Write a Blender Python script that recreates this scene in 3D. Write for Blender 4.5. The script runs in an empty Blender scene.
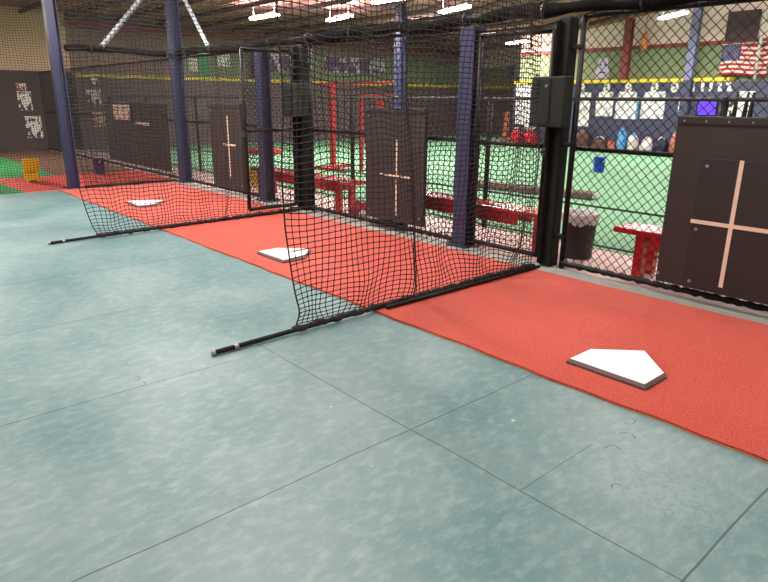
import bpy, math, random
import numpy as np
from mathutils import Vector, Matrix
random.seed(7)
COL = bpy.context.scene.collection

# ------------------------------------------------------------------ materials
def mat(name, col, rough=.6, metal=0., coat=0., spec=.5, var=None, vscale=8., vamt=.25, bump=0., bscale=60., emit=None, estr=0.):
    m = bpy.data.materials.new(name); m.use_nodes = True
    nt = m.node_tree; N = nt.nodes; L = nt.links
    b = N['Principled BSDF']
    b.inputs['Roughness'].default_value = rough
    b.inputs['Metallic'].default_value = metal
    b.inputs['Coat Weight'].default_value = coat
    b.inputs['Specular IOR Level'].default_value = spec
    tc = N.new('ShaderNodeTexCoord')
    nz = N.new('ShaderNodeTexNoise'); nz.inputs['Scale'].default_value = vscale; nz.inputs['Detail'].default_value = 5
    L.new(tc.outputs['Object'], nz.inputs['Vector'])
    mx = N.new('ShaderNodeMix'); mx.data_type = 'RGBA'
    c2 = var if var else tuple(c * (1 - vamt) for c in col)
    mx.inputs['A'].default_value = (*col, 1); mx.inputs['B'].default_value = (*c2, 1)
    L.new(nz.outputs['Fac'], mx.inputs['Factor'])
    L.new(mx.outputs['Result'], b.inputs['Base Color'])
    if bump:
        n2 = N.new('ShaderNodeTexNoise'); n2.inputs['Scale'].default_value = bscale; n2.inputs['Detail'].default_value = 3
        L.new(tc.outputs['Object'], n2.inputs['Vector'])
        bp = N.new('ShaderNodeBump'); bp.inputs['Strength'].default_value = bump; bp.inputs['Distance'].default_value = .01
        L.new(n2.outputs['Fac'], bp.inputs['Height']); L.new(bp.outputs['Normal'], b.inputs['Normal'])
    if emit:
        b.inputs['Emission Color'].default_value = (*emit, 1); b.inputs['Emission Strength'].default_value = estr
    return m

def s(r, g, b):  # sRGB 0-255 to linear
    f = lambda c: (c / 255 / 12.92) if c / 255 <= .04045 else ((c / 255 + .055) / 1.055) ** 2.4
    return (f(r), f(g), f(b))

M = {}
M['black_paint'] = mat('black_paint', s(15, 14, 14), .6, spec=.3, vamt=.3, vscale=20)
M['pipe_black'] = mat('pipe_black', s(17, 16, 16), .5, spec=.3, vamt=.4, vscale=30)
M['net_cord'] = mat('net_cord', s(34, 27, 27), .85, vamt=.2)
M['wire_black'] = mat('wire_black', s(20, 22, 22), .45, vamt=.2)
M['wrap'] = mat('wrap', s(13, 14, 12), .97, spec=.2, vamt=.5, vscale=60, bump=.8, bscale=90)
M['blue_steel'] = mat('blue_steel', s(42, 47, 84), .5, vamt=.3, vscale=5, bump=.1)
M['brace_grey'] = mat('brace_grey', s(150, 160, 165), .5, vamt=.3)
M['box_green'] = mat('box_green', s(18, 26, 21), .6, vamt=.2)
M['rubber'] = mat('rubber', s(46, 38, 37), .62, vamt=.2, vscale=4, bump=.1, bscale=200)
M['rubber2'] = mat('rubber2', s(38, 32, 31), .55, vamt=.15, vscale=6)
M['tape'] = mat('tape', s(226, 205, 182), .6, vamt=.12, vscale=25)
M['rivet'] = mat('rivet', s(170, 165, 160), .35, metal=.7)
M['plate_white'] = mat('plate_white', s(250, 250, 247), .5, vamt=.05)
M['plate_edge'] = mat('plate_edge', s(96, 84, 82), .7)
M['bench_red'] = mat('bench_red', s(205, 28, 38), .22, coat=.6, vamt=.15, vscale=12)
M['red_frame'] = mat('red_frame', s(190, 44, 50), .4)
M['post_grey'] = mat('post_grey', s(128, 130, 168), .5)
M['bin_black'] = mat('bin_black', s(38, 33, 34), .45, vamt=.2)
M['liner'] = mat('liner', s(225, 222, 222), .4, bump=.9, bscale=25)
M['yellow'] = mat('yellow', s(236, 196, 30), .5)
M['blue_plastic'] = mat('blue_plastic', s(30, 70, 190), .4)
M['navy_plastic'] = mat('navy_plastic', s(50, 55, 110), .5)
M['white_paint'] = mat('white_paint', s(235, 232, 228), .5)
M['cap_yellow'] = mat('cap_yellow', s(250, 222, 60), .5)
M['cream'] = mat('cream', s(250, 226, 218), .8, vamt=.12, vscale=.8)
M['wall_green'] = mat('wall_green', s(132, 148, 114), .8, vamt=.2, vscale=1.5)
M['wall_cream_left'] = mat('wall_cream_left', s(205, 172, 144), .8, vamt=.15, vscale=.8)
M['pad_navy'] = mat('pad_navy', s(66, 68, 94), .6, vamt=.15, vscale=2)
M['pad_brown'] = mat('pad_brown', s(108, 90, 92), .7, vamt=.3, vscale=2)
M['wall_mauve'] = mat('wall_mauve', s(150, 124, 116), .8, vamt=.3, vscale=1.2)
M['wall_dark'] = mat('wall_dark', s(76, 62, 60), .8, vamt=.25, vscale=1.5)
M['red_steel'] = mat('red_steel', s(142, 62, 58), .55, vamt=.2)
M['joist'] = mat('joist', s(92, 62, 66), .7, vamt=.3)
M['concrete_pink'] = mat('concrete_pink', s(222, 192, 184), .5, vamt=.12, vscale=4, bump=.1)
M['concrete_grey'] = mat('concrete_grey', s(150, 155, 148), .6, vamt=.25, vscale=10, bump=.2)
M['turf'] = mat('turf', s(112, 164, 126), .8, vamt=.15, vscale=3, bump=.5, bscale=150)
M['turf_dark'] = mat('turf_dark', s(40, 140, 70), .8, vamt=.2, vscale=3, bump=.5, bscale=150)
M['brown_floor'] = mat('brown_floor', s(110, 80, 66), .8)
M['mat_backing'] = mat('mat_backing', s(58, 46, 38), .8, var=s(190, 160, 110), vscale=3)
M['mat_red2'] = mat('mat_red2', s(205, 74, 60), .8, vamt=.12, vscale=6)
M['log'] = mat('log', s(92, 72, 68), .7, vamt=.3, vscale=9)
M['rail_green'] = mat('rail_green', s(48, 72, 62), .6)
M['rail_grey'] = mat('rail_grey', s(70, 66, 68), .4, metal=.3)
M['lamp_body'] = mat('lamp_body', s(190, 185, 180), .5)
M['tube'] = mat('tube', s(255, 250, 245), .4, emit=(1, .95, .9), estr=34)
M['orange'] = mat('orange', s(235, 150, 90), .5)
M['screen'] = mat('screen', s(60, 30, 160), .3, emit=s(96, 50, 235), estr=.9)
M['bag_red'] = mat('bag_red', s(170, 40, 48), .7, vamt=.3, vscale=14)
M['bag_white'] = mat('bag_white', s(215, 205, 205), .6, vamt=.2, vscale=14)
M['bag_navy'] = mat('bag_navy', s(38, 38, 62), .7, vamt=.3, vscale=14)
M['bag_brown'] = mat('bag_brown', s(96, 62, 56), .7, vamt=.4, vscale=20)
M['bag_blue'] = mat('bag_blue', s(90, 160, 215), .6, vamt=.2, vscale=14)
M['bag_orange'] = mat('bag_orange', s(176, 96, 70), .6, vamt=.2, vscale=14)
M['bag_bright'] = mat('bag_bright', s(222, 30, 56), .6, vamt=.3, vscale=20)
M['vent'] = mat('vent', s(70, 60, 60), .6)
M['flag_red'] = mat('flag_red', s(196, 52, 62), .8)
M['flag_white'] = mat('flag_white', s(240, 228, 222), .8)
M['flag_blue'] = mat('flag_blue', s(60, 62, 120), .8)
M['banner_green'] = mat('banner_green', s(48, 160, 92), .6, vamt=.1)
M['lilac'] = mat('lilac', s(190, 185, 215), .7)
M['curtain'] = mat('curtain', s(50, 41, 40), .8, vamt=.2, vscale=3)

def paper(name, base, ink, sc=26, thr=.52):
    """white sheet carrying unreadable grey print: short noisy rows"""
    m = mat(name, base, .7, vamt=.03); nt = m.node_tree; N = nt.nodes; L = nt.links
    b = N['Principled BSDF']; tc = N.new('ShaderNodeTexCoord')
    mp = N.new('ShaderNodeMapping'); mp.inputs['Scale'].default_value = (sc, sc, sc * .55)
    L.new(tc.outputs['Object'], mp.inputs['Vector'])
    nz = N.new('ShaderNodeTexNoise'); nz.inputs['Scale'].default_value = 1; nz.inputs['Detail'].default_value = 1
    L.new(mp.outputs['Vector'], nz.inputs['Vector'])
    r = N.new('ShaderNodeMath'); r.operation = 'GREATER_THAN'; r.inputs[1].default_value = thr
    L.new(nz.outputs['Fac'], r.inputs[0])
    mx = N.new('ShaderNodeMix'); mx.data_type = 'RGBA'
    mx.inputs['A'].default_value = (*base, 1); mx.inputs['B'].default_value = (*ink, 1)
    L.new(r.outputs[0], mx.inputs['Factor']); L.new(mx.outputs['Result'], b.inputs['Base Color'])
    return m
M['paper'] = paper('paper', s(240, 238, 236), s(180, 176, 186), 9, .58)
M['paper_dense'] = paper('paper_dense', s(225, 215, 208), s(70, 60, 62), 14, .53)
M['paper_pink'] = paper('paper_pink', s(228, 190, 175), s(120, 70, 66), 22, .55)
M['banner_mix'] = paper('banner_mix', s(200, 190, 205), s(110, 80, 120), 3, .5)

def red_turf_mat():
    m = bpy.data.materials.new('red_turf'); m.use_nodes = True
    nt = m.node_tree; N = nt.nodes; L = nt.links; b = N['Principled BSDF']
    b.inputs['Roughness'].default_value = .85; b.inputs['Specular IOR Level'].default_value = .25
    b.inputs['Sheen Weight'].default_value = .15
    tc = N.new('ShaderNodeTexCoord')
    n1 = N.new('ShaderNodeTexNoise'); n1.inputs['Scale'].default_value = 2.2; n1.inputs['Detail'].default_value = 6
    n2 = N.new('ShaderNodeTexNoise'); n2.inputs['Scale'].default_value = 130; n2.inputs['Detail'].default_value = 4
    for n in (n1, n2): L.new(tc.outputs['Object'], n.inputs['Vector'])
    a = N.new('ShaderNodeMix'); a.data_type = 'RGBA'
    a.inputs['A'].default_value = (*s(192, 72, 54), 1); a.inputs['B'].default_value = (*s(184, 75, 61), 1)
    L.new(n1.outputs['Fac'], a.inputs['Factor'])
    c = N.new('ShaderNodeMix'); c.data_type = 'RGBA'; c.blend_type = 'MULTIPLY'
    rp = N.new('ShaderNodeValToRGB'); rp.color_ramp.elements[0].position = .3; rp.color_ramp.elements[0].color = (.42, .38, .38, 1)
    rp.color_ramp.elements[1].position = .62; rp.color_ramp.elements[1].color = (1.18, 1.2, 1.2, 1)
    L.new(n2.outputs['Fac'], rp.inputs['Fac'])
    c.inputs['Factor'].default_value = .8
    L.new(a.outputs['Result'], c.inputs['A']); L.new(rp.outputs['Color'], c.inputs['B'])
    L.new(c.outputs['Result'], b.inputs['Base Color'])
    bp = N.new('ShaderNodeBump'); bp.inputs['Strength'].default_value = .7; bp.inputs['Distance'].default_value = .006
    L.new(n2.outputs['Fac'], bp.inputs['Height']); L.new(bp.outputs['Normal'], b.inputs['Normal'])
    return m
M['red_turf'] = red_turf_mat()

CUTS = [(-.887, 1.902, .018, -1, .3), (-1.029, 2.127, .026, -.6, .8), (-1.043, 2.264, .03, -.2, 1), (-1.114, 2.388, .035, 1, .2),
        (-3.66, .943, .03, .3, 1), (-3.131, .946, .028, .3, 1), (-2.894, .926, .026, .4, 1), (-2.82, .927, .024, .3, 1), (-3.409, 1.345, .03, .3, 1)]
def teal_mat():
    """teal painted floor sheets: joints, wear, chips and scuffs belong to the paint"""
    m = bpy.data.materials.new('teal_floor'); m.use_nodes = True
    nt = m.node_tree; N = nt.nodes; L = nt.links; b = N['Principled BSDF']
    tc = N.new('ShaderNodeTexCoord'); sp = N.new('ShaderNodeSeparateXYZ')
    wob = N.new('ShaderNodeTexNoise'); wob.inputs['Scale'].default_value = 1.3; wob.inputs['Detail'].default_value = 3
    L.new(tc.outputs['Object'], wob.inputs['Vector'])
    L.new(tc.outputs['Object'], sp.inputs['Vector'])
    def mth(op, a, bb=None, cc=None):
        n = N.new('ShaderNodeMath'); n.operation = op
        for i, v in enumerate((a, bb, cc)):
            if v is None: continue
            if isinstance(v, (int, float)): n.inputs[i].default_value = v
            else: L.new(v, n.inputs[i])
        return n.outputs[0]
    w = mth('MULTIPLY', mth('SUBTRACT', wob.outputs['Fac'], .5), .03)
    X = mth('ADD', sp.outputs['X'], w); Y = mth('ADD', sp.outputs['Y'], w)
    def line(v, c, wd, o, lo, hi):
        d = mth('ABSOLUTE', mth('SUBTRACT', v, c))
        k = mth('LESS_THAN', d, wd)
        k = mth('MULTIPLY', k, mth('GREATER_THAN', o, lo)); return mth('MULTIPLY', k, mth('LESS_THAN', o, hi))
    acc = None
    for v, c, wd, o, lo, hi in ((X, -.53, .0036, Y, -6, 4), (X, -1.66, .0028, Y, -6, 4), (X, -2.79, .0032, Y, -6, 1.4),
                            (X, -3.96, .0032, Y, -6, 1.42), (X, -5.1, .005, Y, -6, 3), (X, -6.25, .004, Y, -6, 3), (X, -7.4, .006, Y, -6, 3), (X, -8.55, .006, Y, -6, 3),
                            (Y, 1.62, .0028, X, -3.0, 4), (Y, -.82, .003, X, -12, 4), (X, .61, .003, Y, -6, 4), (X, 1.75, .003, Y, -6, 4),
                            (X, -1.1, .0016, Y, 1.62, 2.1)):
        k = line(v, c, wd, o, lo, hi); acc = k if acc is None else mth('MAXIMUM', acc, k)
    # blotchy paint
    n1 = N.new('ShaderNodeTexNoise'); n1.inputs['Scale'].default_value = 1.1; n1.inputs['Detail'].default_value = 8; n1.inputs['Roughness'].default_value = .65
    n2 = N.new('ShaderNodeTexNoise'); n2.inputs['Scale'].default_value = 24; n2.inputs['Detail'].default_value = 6; n2.inputs['Roughness'].default_value = .7
    mp = N.new('ShaderNodeMapping'); mp.inputs['Scale'].default_value = (1, .5, 1); mp.inputs['Rotation'].default_value = (0, 0, .5)
    L.new(tc.outputs['Object'], n1.inputs['Vector']); L.new(tc.outputs['Object'], mp.inputs['Vector']); L.new(mp.outputs['Vector'], n2.inputs['Vector'])
    r1 = N.new('ShaderNodeValToRGB'); r1.color_ramp.elements[0].position = .35; r1.color_ramp.elements[0].color = (*s(76, 116, 118), 1)
    r1.color_ramp.elements[1].position = .68; r1.color_ramp.elements[1].color = (*s(117, 142, 143), 1)
    L.new(n1.outputs['Fac'], r1.inputs['Fac'])
    r2 = N.new('ShaderNodeValToRGB'); r2.color_ramp.elements[0].position = .47; r2.color_ramp.elements[0].color = (0, 0, 0, 1)
    r2.color_ramp.elements[1].position = .75; r2.color_ramp.elements[1].color = (1, 1, 1, 1)
    L.new(n2.outputs['Fac'], r2.inputs['Fac'])
    # worn pale patch right in front of the plate, where players stand
    dx = mth('DIVIDE', mth('SUBTRACT', sp.outputs['X'], -.78), .42); dy = mth('DIVIDE', mth('SUBTRACT', sp.outputs['Y'], 2.0), .36)
    rr = mth('SQRT', mth('ADD', mth('MULTIPLY', dx, dx), mth('MULTIPLY', dy, dy)))
    patch = mth('MAXIMUM', mth('SUBTRACT', 1, rr), 0)
    n3 = N.new('ShaderNodeTexNoise'); n3.inputs['Scale'].default_value = 48; n3.inputs['Detail'].default_value = 7; n3.inputs['Roughness'].default_value = .75; n3.inputs['Distortion'].default_value = .8
    L.new(tc.outputs['Object'], n3.inputs['Vector'])
    pm = mth('MULTIPLY', mth('GREATER_THAN', mth('ADD', n3.outputs['Fac'], mth('MULTIPLY', patch, .12)), .6), mth('MINIMUM', mth('MULTIPLY', patch, 1.6), 1.0))
    wear = mth('MAXIMUM', mth('MULTIPLY', r2.outputs['Color'], .33), mth('MULTIPLY', pm, .17))
    c1 = N.new('ShaderNodeMix'); c1.data_type = 'RGBA'
    L.new(wear, c1.inputs['Factor']); L.new(r1.outputs['Color'], c1.inputs['A']); c1.inputs['B'].default_value = (*s(170, 190, 186), 1)
    # white chips: stretched voronoi dots, sparse
    vo = N.new('ShaderNodeTexVoronoi'); vo.inputs['Scale'].default_value = 8.5; vo.inputs['Randomness'].default_value = 1
    mp2 = N.new('ShaderNodeMapping'); mp2.inputs['Scale'].default_value = (1.0, .45, 1)
    wv = N.new('ShaderNodeVectorMath'); wv.operation = 'ADD'
    nv = N.new('ShaderNodeTexNoise'); nv.inputs['Scale'].default_value = 40; L.new(tc.outputs['Object'], nv.inputs['Vector'])
    sv = N.new('ShaderNodeVectorMath'); sv.operation = 'SCALE'; sv.inputs['Scale'].default_value = .05; L.new(nv.outputs['Color'], sv.inputs[0])
    L.new(tc.outputs['Object'], wv.inputs[0]); L.new(sv.outputs[0], wv.inputs[1]); L.new(wv.outputs[0], mp2.inputs['Vector']); L.new(mp2.outputs['Vector'], vo.inputs['Vector'])
    sc = N.new('ShaderNodeSeparateColor'); L.new(vo.outputs['Color'], sc.inputs['Color'])
    chip = mth('LESS_THAN', vo.outputs['Distance'], mth('MULTIPLY', mth('MAXIMUM', mth('SUBTRACT', sc.outputs['Red'], .55), 0), .13))
    c2 = N.new('ShaderNodeMix'); c2.data_type = 'RGBA'
    L.new(mth('MULTIPLY', chip, .8), c2.inputs['Factor']); L.new(c1.outputs['Result'], c2.inputs['A']); c2.inputs['B'].default_value = (*s(222, 224, 210), 1)
    # dark nicks
    vo2 = N.new('ShaderNodeTexVoronoi'); vo2.inputs['Scale'].default_value = 3.1
    L.new(wv.outputs[0], vo2.inputs['Vector']); sc2 = N.new('ShaderNodeSeparateColor'); L.new(vo2.outputs['Color'], sc2.inputs['Color'])
    nick = mth('LESS_THAN', vo2.outputs['Distance'], mth('MULTIPLY', mth('MAXIMUM', mth('SUBTRACT', sc2.outputs['Green'], .7), 0), .05))
    # crescent cuts left by bat ends and cleats
    cres = None
    for cx_, cy_, rr_, hx, hy in CUTS:
        ax = mth('SUBTRACT', sp.outputs['X'], cx_); ay = mth('SUBTRACT', sp.outputs['Y'], cy_)
        dd = mth('SQRT', mth('ADD', mth('MULTIPLY', ax, ax), mth('MULTIPLY', ay, ay)))
        k = mth('LESS_THAN', mth('ABSOLUTE', mth('SUBTRACT', dd, rr_)), .0024)
        k = mth('MULTIPLY', k, mth('GREATER_THAN', mth('ADD', mth('MULTIPLY', ax, hx), mth('MULTIPLY', ay, hy)), 0))
        cres = k if cres is None else mth('MAXIMUM', cres, k)
    dk = mth('MAXIMUM', mth('MAXIMUM', mth('MULTIPLY', acc, .82), mth('MULTIPLY', nick, .7)), mth('MULTIPLY', cres, .7))
    c3 = N.new('ShaderNodeMix'); c3.data_type = 'RGBA'
    L.new(dk, c3.inputs['Factor']); L.new(c2.outputs['Result'], c3.inputs['A']); c3.inputs['B'].default_value = (*s(34, 50, 52), 1)
    L.new(c3.outputs['Result'], b.inputs['Base Color'])
    ro = N.new('ShaderNodeMapRange'); ro.inputs['To Min'].default_value = .36; ro.inputs['To Max'].default_value = .52
    L.new(n1.outputs['Fac'], ro.inputs['Value']); L.new(ro.outputs['Result'], b.inputs['Roughness'])
    bp = N.new('ShaderNodeBump'); bp.inputs['Strength'].default_value = .25; bp.inputs['Distance'].default_value = .004
    hh = mth('SUBTRACT', n2.outputs['Fac'], mth('MULTIPLY', acc, 2.))
    L.new(hh, bp.inputs['Height']); L.new(bp.outputs['Normal'], b.inputs['Normal'])
    return m
M['teal_floor'] = teal_mat()

def ceil_mat():
    m = mat('ceiling_deck', s(184, 122, 114), .8, vamt=.3, vscale=1.2); nt = m.node_tree; N = nt.nodes; L = nt.links
    b = N['Principled BSDF']; tc = N.new('ShaderNodeTexCoord'); wv = N.new('ShaderNodeTexWave')
    wv.bands_direction = 'Y'; wv.inputs['Scale'].default_value = 1.6
    L.new(tc.outputs['Object'], wv.inputs['Vector'])
    bp = N.new('ShaderNodeBump'); bp.inputs['Strength'].default_value = 1; bp.inputs['Distance'].default_value = .05
    L.new(wv.outputs['Fac'], bp.inputs['Height']); L.new(bp.outputs['Normal'], b.inputs['Normal'])
    return m
M['ceiling_deck'] = ceil_mat()

# ------------------------------------------------------------------ mesh building
class MB:
    def __init__(self): self.v = []; self.f = []; self.mi = []
    def add(self, vs, fs, mi=0):
        o = len(self.v); self.v += [tuple(map(float, p)) for p in vs]; self.f += [tuple(i + o for i in f) for f in fs]; self.mi += [mi] * len(fs)
        return self
    def box(self, x0, x1, y0, y1, z0, z1, mi=0):
        vs = [(x, y, z) for z in (z0, z1) for y in (y0, y1) for x in (x0, x1)]
        return self.add(vs, [(0, 2, 3, 1), (4, 5, 7, 6), (0, 1, 5, 4), (2, 6, 7, 3), (0, 4, 6, 2), (1, 3, 7, 5)], mi)
    def tube(self, pts, r, n=10, mi=0, cap=True):
        pts = [Vector(p) for p in pts]; rs = r if isinstance(r, (list, tuple)) else [r] * len(pts)
        t0 = (pts[1] - pts[0]).normalized(); ref = Vector((0, 0, 1)) if abs(t0.z) < .9 else Vector((0, 1, 0))
        vs = []
        for i, p in enumerate(pts):
            t = (pts[min(i + 1, len(pts) - 1)] - pts[max(i - 1, 0)]).normalized()
            a = t.cross(ref).normalized(); b = t.cross(a)
            for k in range(n):
                an = 2 * math.pi * k / n; vs.append(p + (a * math.cos(an) + b * math.sin(an)) * rs[i])
        fs = [(i * n + k, i * n + (k + 1) % n, (i + 1) * n + (k + 1) % n, (i + 1) * n + k) for i in range(len(pts) - 1) for k in range(n)]
        if cap: fs += [tuple(range(n - 1, -1, -1)), tuple((len(pts) - 1) * n + k for k in range(n))]
        return self.add(vs, fs, mi)
    def lathe(self, prof, c=(0, 0, 0), n=24, mi=0):
        vs = [(c[0] + r * math.cos(2 * math.pi * k / n), c[1] + r * math.sin(2 * math.pi * k / n), c[2] + z) for r, z in prof for k in range(n)]
        fs = [(i * n + k, i * n + (k + 1) % n, (i + 1) * n + (k + 1) % n, (i + 1) * n + k) for i in range(len(prof) - 1) for k in range(n)]
        return self.add(vs, fs, mi)
    def prism(self, poly, z0, z1, mi=0):
        n = len(poly); vs = [(x, y, z0) for x, y in poly] + [(x, y, z1) for x, y in poly]
        return self.add(vs, [tuple(range(n - 1, -1, -1)), tuple(range(n, 2 * n))] + [(i, (i + 1) % n, n + (i + 1) % n, n + i) for i in range(n)], mi)
    def build(self, name, mats, parent=None, bevel=0, smooth=False, origin=None):
        """vertices are world coordinates (or local when the parent stands at the origin)"""
        off = Vector(origin) if origin else (parent.matrix_basis.translation.copy() if parent and parent.get('_w') else Vector((0, 0, 0)))
        me = bpy.data.meshes.new(name)
        me.from_pydata([(v[0] - off.x, v[1] - off.y, v[2] - off.z) for v in self.v], [], self.f)
        mats = mats if isinstance(mats, (list, tuple)) else [mats]
        for m in mats: me.materials.append(M[m])
        if len(mats) > 1: me.polygons.foreach_set('material_index', self.mi)
        if smooth: me.polygons.foreach_set('use_smooth', [True] * len(me.polygons))
        me.update()
        o = bpy.data.objects.new(name, me); COL.objects.link(o)
        if origin: o.location = origin
        if parent: o.parent = parent
        if bevel:
            b = o.modifiers.new('bevel', 'BEVEL'); b.width = bevel; b.segments = 2; b.limit_method = 'ANGLE'
        return o

def tag(o, label, cat, group=None, kind=None):
    o['label'] = label; o['category'] = cat
    if group: o['group'] = group
    if kind: o['kind'] = kind
    return o
def thing(name, label, cat, loc, group=None, local=False):
    o = bpy.data.objects.new(name, None); COL.objects.link(o); o.location = loc; o.empty_display_size = .1
    if not local: o['_w'] = 1
    return tag(o, label, cat, group)
def struct(name, mb, m, **k):
    o = mb.build(name, m, **k); o['kind'] = 'structure'; return o
def copy_tree(root, loc, label, rotz=None):
    def rec(o, par):
        c = o.copy(); COL.objects.link(c); c.parent = par
        for ch in list(o.children): rec(ch, c)
        return c
    r = rec(root, None); r.location = loc; r['label'] = label
    if rotz is not None: r.rotation_euler.z = rotz
    return r

def cords(lines, radius, sides=4):
    """lines: array [n, m, 3] of polylines -> verts, faces (numpy)"""
    P = np.asarray(lines, float); n, m, _ = P.shape
    T = np.empty_like(P); T[:, 1:-1] = P[:, 2:] - P[:, :-2]; T[:, 0] = P[:, 1] - P[:, 0]; T[:, -1] = P[:, -1] - P[:, -2]
    T /= np.linalg.norm(T, axis=2, keepdims=True) + 1e-9
    ref = np.where(np.abs(T[..., 2:3]) < .8, np.array([0, 0, 1.]), np.array([1., .3, 0]))
    A = np.cross(T, ref); A /= np.linalg.norm(A, axis=2, keepdims=True) + 1e-9; B = np.cross(T, A)
    an = np.arange(sides) * 2 * np.pi / sides
    V = P[:, :, None] + radius * (A[:, :, None] * np.cos(an)[None, None, :, None] + B[:, :, None] * np.sin(an)[None, None, :, None])
    idx = np.arange(n * m * sides).reshape(n, m, sides)
    a = idx[:, :-1]; b = idx[:, 1:]
    F = np.stack([a, np.roll(a, -1, 2), np.roll(b, -1, 2), b], -1).reshape(-1, 4)
    return V.reshape(-1, 3), F
def np_obj(name, chunks, m, parent=None, off=(0, 0, 0)):
    vs = []; fs = []; o = 0
    for V, F in chunks: vs.append(V); fs.append(F + o); o += len(V)
    V = np.concatenate(vs) - np.array(off); F = np.concatenate(fs)
    me = bpy.data.meshes.new(name); me.vertices.add(len(V)); me.vertices.foreach_set('co', V.ravel())
    me.loops.add(F.size); me.loops.foreach_set('vertex_index', F.ravel().astype(np.int32))
    me.polygons.add(len(F)); me.polygons.foreach_set('loop_start', np.arange(0, F.size, 4, dtype=np.int32))
    me.materials.append(M[m]); me.update(calc_edges=True)
    ob = bpy.data.objects.new(name, me); COL.objects.link(ob); ob.location = (0, 0, 0)
    if parent: ob.parent = parent
    return ob

# ------------------------------------------------------------------ setting
PI = math.pi
XL = -18.4; YB = 18.0; CZ = 3.42
fl = MB(); fl.box(-10.15, 5, -6, 2.49, -.1, 0)
struct('floor', fl, 'teal_floor')
struct('floor_strip', MB().box(-10.15, 5, 2.49, 4.40, -.1, -.002), 'concrete_grey')
struct('floor_walkway', MB().box(-18.4, 5, 4.40, 5.28, -.1, -.004), 'concrete_pink')
struct('floor_turf', MB().box(-18.4, 5, 5.28, 22, -.1, 0), 'turf')
struct('floor_turf_far', MB().box(-18.4, -12.2, -6, 3.0, -.1, .0), 'turf_dark')
struct('floor_brown', MB().box(-18.4, -12.2, 3.0, 4.40, -.1, 0), 'brown_floor')
struct('floor_red', MB().prism([(-12.2, 1.95), (-10.15, 2.07), (-10.15, 4.40), (-12.2, 4.40)], -.1, .0), 'mat_red2')
struct('floor_green', MB().prism([(-12.2, -6), (-10.15, -6), (-10.15, 2.07), (-12.2, 1.95)], -.1, .0), 'turf_dark')

# left wall in bands, back walls, right and front walls
struct('wall_left', MB().box(XL - .2, XL, -6, 22, 0, 2.78), 'wall_green')
struct('wall_left_top', MB().box(XL - .2, XL, -6, 22, 2.78, CZ), 'wall_mauve')
struct('wall_left_brown', MB().box(XL, XL + .03, 5.2, 8.3, 1.9, 3.06), 'wall_mauve')
struct('wall_left_lower', MB().box(XL, XL + .06, -6, 5.2, 0, 1.96), 'wall_dark')
struct('wall_left_upper', MB().box(XL, XL + .05, -6, 5.2, 1.96, CZ), 'wall_cream_left')
struct('wall_back', MB().box(-13.6, 5, YB, YB + .2, 0, 2.82), 'wall_green')
struct('wall_back_upper', MB().box(-13.6, 5, YB, YB + .2, 2.86, 5.7), 'cream')
struct('wall_back_recess', MB().box(XL, -13.6, 21.8, 22, 0, 2.7), 'wall_green')
struct('wall_back_recess_top', MB().box(XL, -13.6, 21.8, 22, 2.7, CZ), 'cream')
struct('wall_recess_side', MB().box(-13.6, -13.5, YB + .2, 22, 0, CZ), 'wall_green')
struct('wall_right', MB().box(5, 5.2, -6, 18.2, 0, 5.8), 'cream')
struct('wall_front', MB().box(XL, 5, -6.2, -6, 0, 5.8), 'cream')
cm = MB()
prof = [(XL, CZ), (-11.2, CZ), (5, 5.7)]
for (xa, za), (xb, zb) in zip(prof, prof[1:]):
    cm.add([(xa, -6, za), (xb, -6, zb), (xb, 22, zb), (xa, 22, za), (xa, -6, za + .1), (xb, -6, zb + .1), (xb, 22, zb + .1), (xa, 22, za + .1)],
           [(0, 1, 2, 3), (7, 6, 5, 4), (0, 4, 5, 1), (1, 5, 6, 2), (2, 6, 7, 3), (3, 7, 4, 0)])
struct('ceiling', cm, 'ceiling_deck')
def ceil_z(x): return CZ if x < -11.2 else CZ + (x + 11.2) * (5.7 - CZ) / 16.2
# steel trim
n = 1
def trim(mb, m, **k):
    global n
    o = struct('trim_%d' % n, mb, m, **k); n += 1; return o
trim(MB().box(-13.6, 5, YB - .06, YB, 2.78, 2.88), 'red_steel')
trim(MB().box(XL + .06, XL + .2, 5.2, 21.8, 3.06, 3.2), 'red_steel')
for y in np.arange(-5, 17.9, 1.15):
    j = MB()
    j.tube([(XL + .1, y, CZ - .1), (-11.2, y, CZ - .1), (4.9, y, 5.58)], .055, 4)
    trim(j, 'joist')
# outfield padding with yellow caps
struct('wall_padding_back', MB().box(-13.5, 5, 17.6, 18.0, 0, 1.86), 'pad_navy')
trim(MB().box(-13.5, -6.75, 17.56, 18.0, 1.86, 1.96), 'cap_yellow', bevel=.02)
struct('wall_padding_left', MB().box(XL, XL + .3, 5.2, 21.8, 0, 1.84), 'pad_brown')
trim(MB().box(XL, XL + .34, 5.2, 21.8, 1.84, 1.93), 'cap_yellow', bevel=.02)
struct('wall_padding_recess', MB().box(XL + .3, -13.6, 21.4, 21.8, 0, 1.84), 'pad_brown')
trim(MB().box(XL + .3, -13.6, 21.36, 21.8, 1.84, 1.93), 'cap_yellow', bevel=.02)
def ibeam(mb, x, y, z0, z1, w=.15, d=.15, t=.018):
    mb.box(x - w / 2, x + w / 2, y - d / 2, y - d / 2 + t, z0, z1)
    mb.box(x - w / 2, x + w / 2, y + d / 2 - t, y + d / 2, z0, z1)
    mb.box(x - t / 2, x + t / 2, y - d / 2 + t, y + d / 2 - t, z0, z1)
    return mb
trim(ibeam(MB(), -9.55, 17.45, 1.95, ceil_z(-9.55) - .1, .2, .2), 'red_steel')
trim(ibeam(MB(), XL + .2, 10.6, 1.93, 3.06, .16, .2), 'red_steel')

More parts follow.
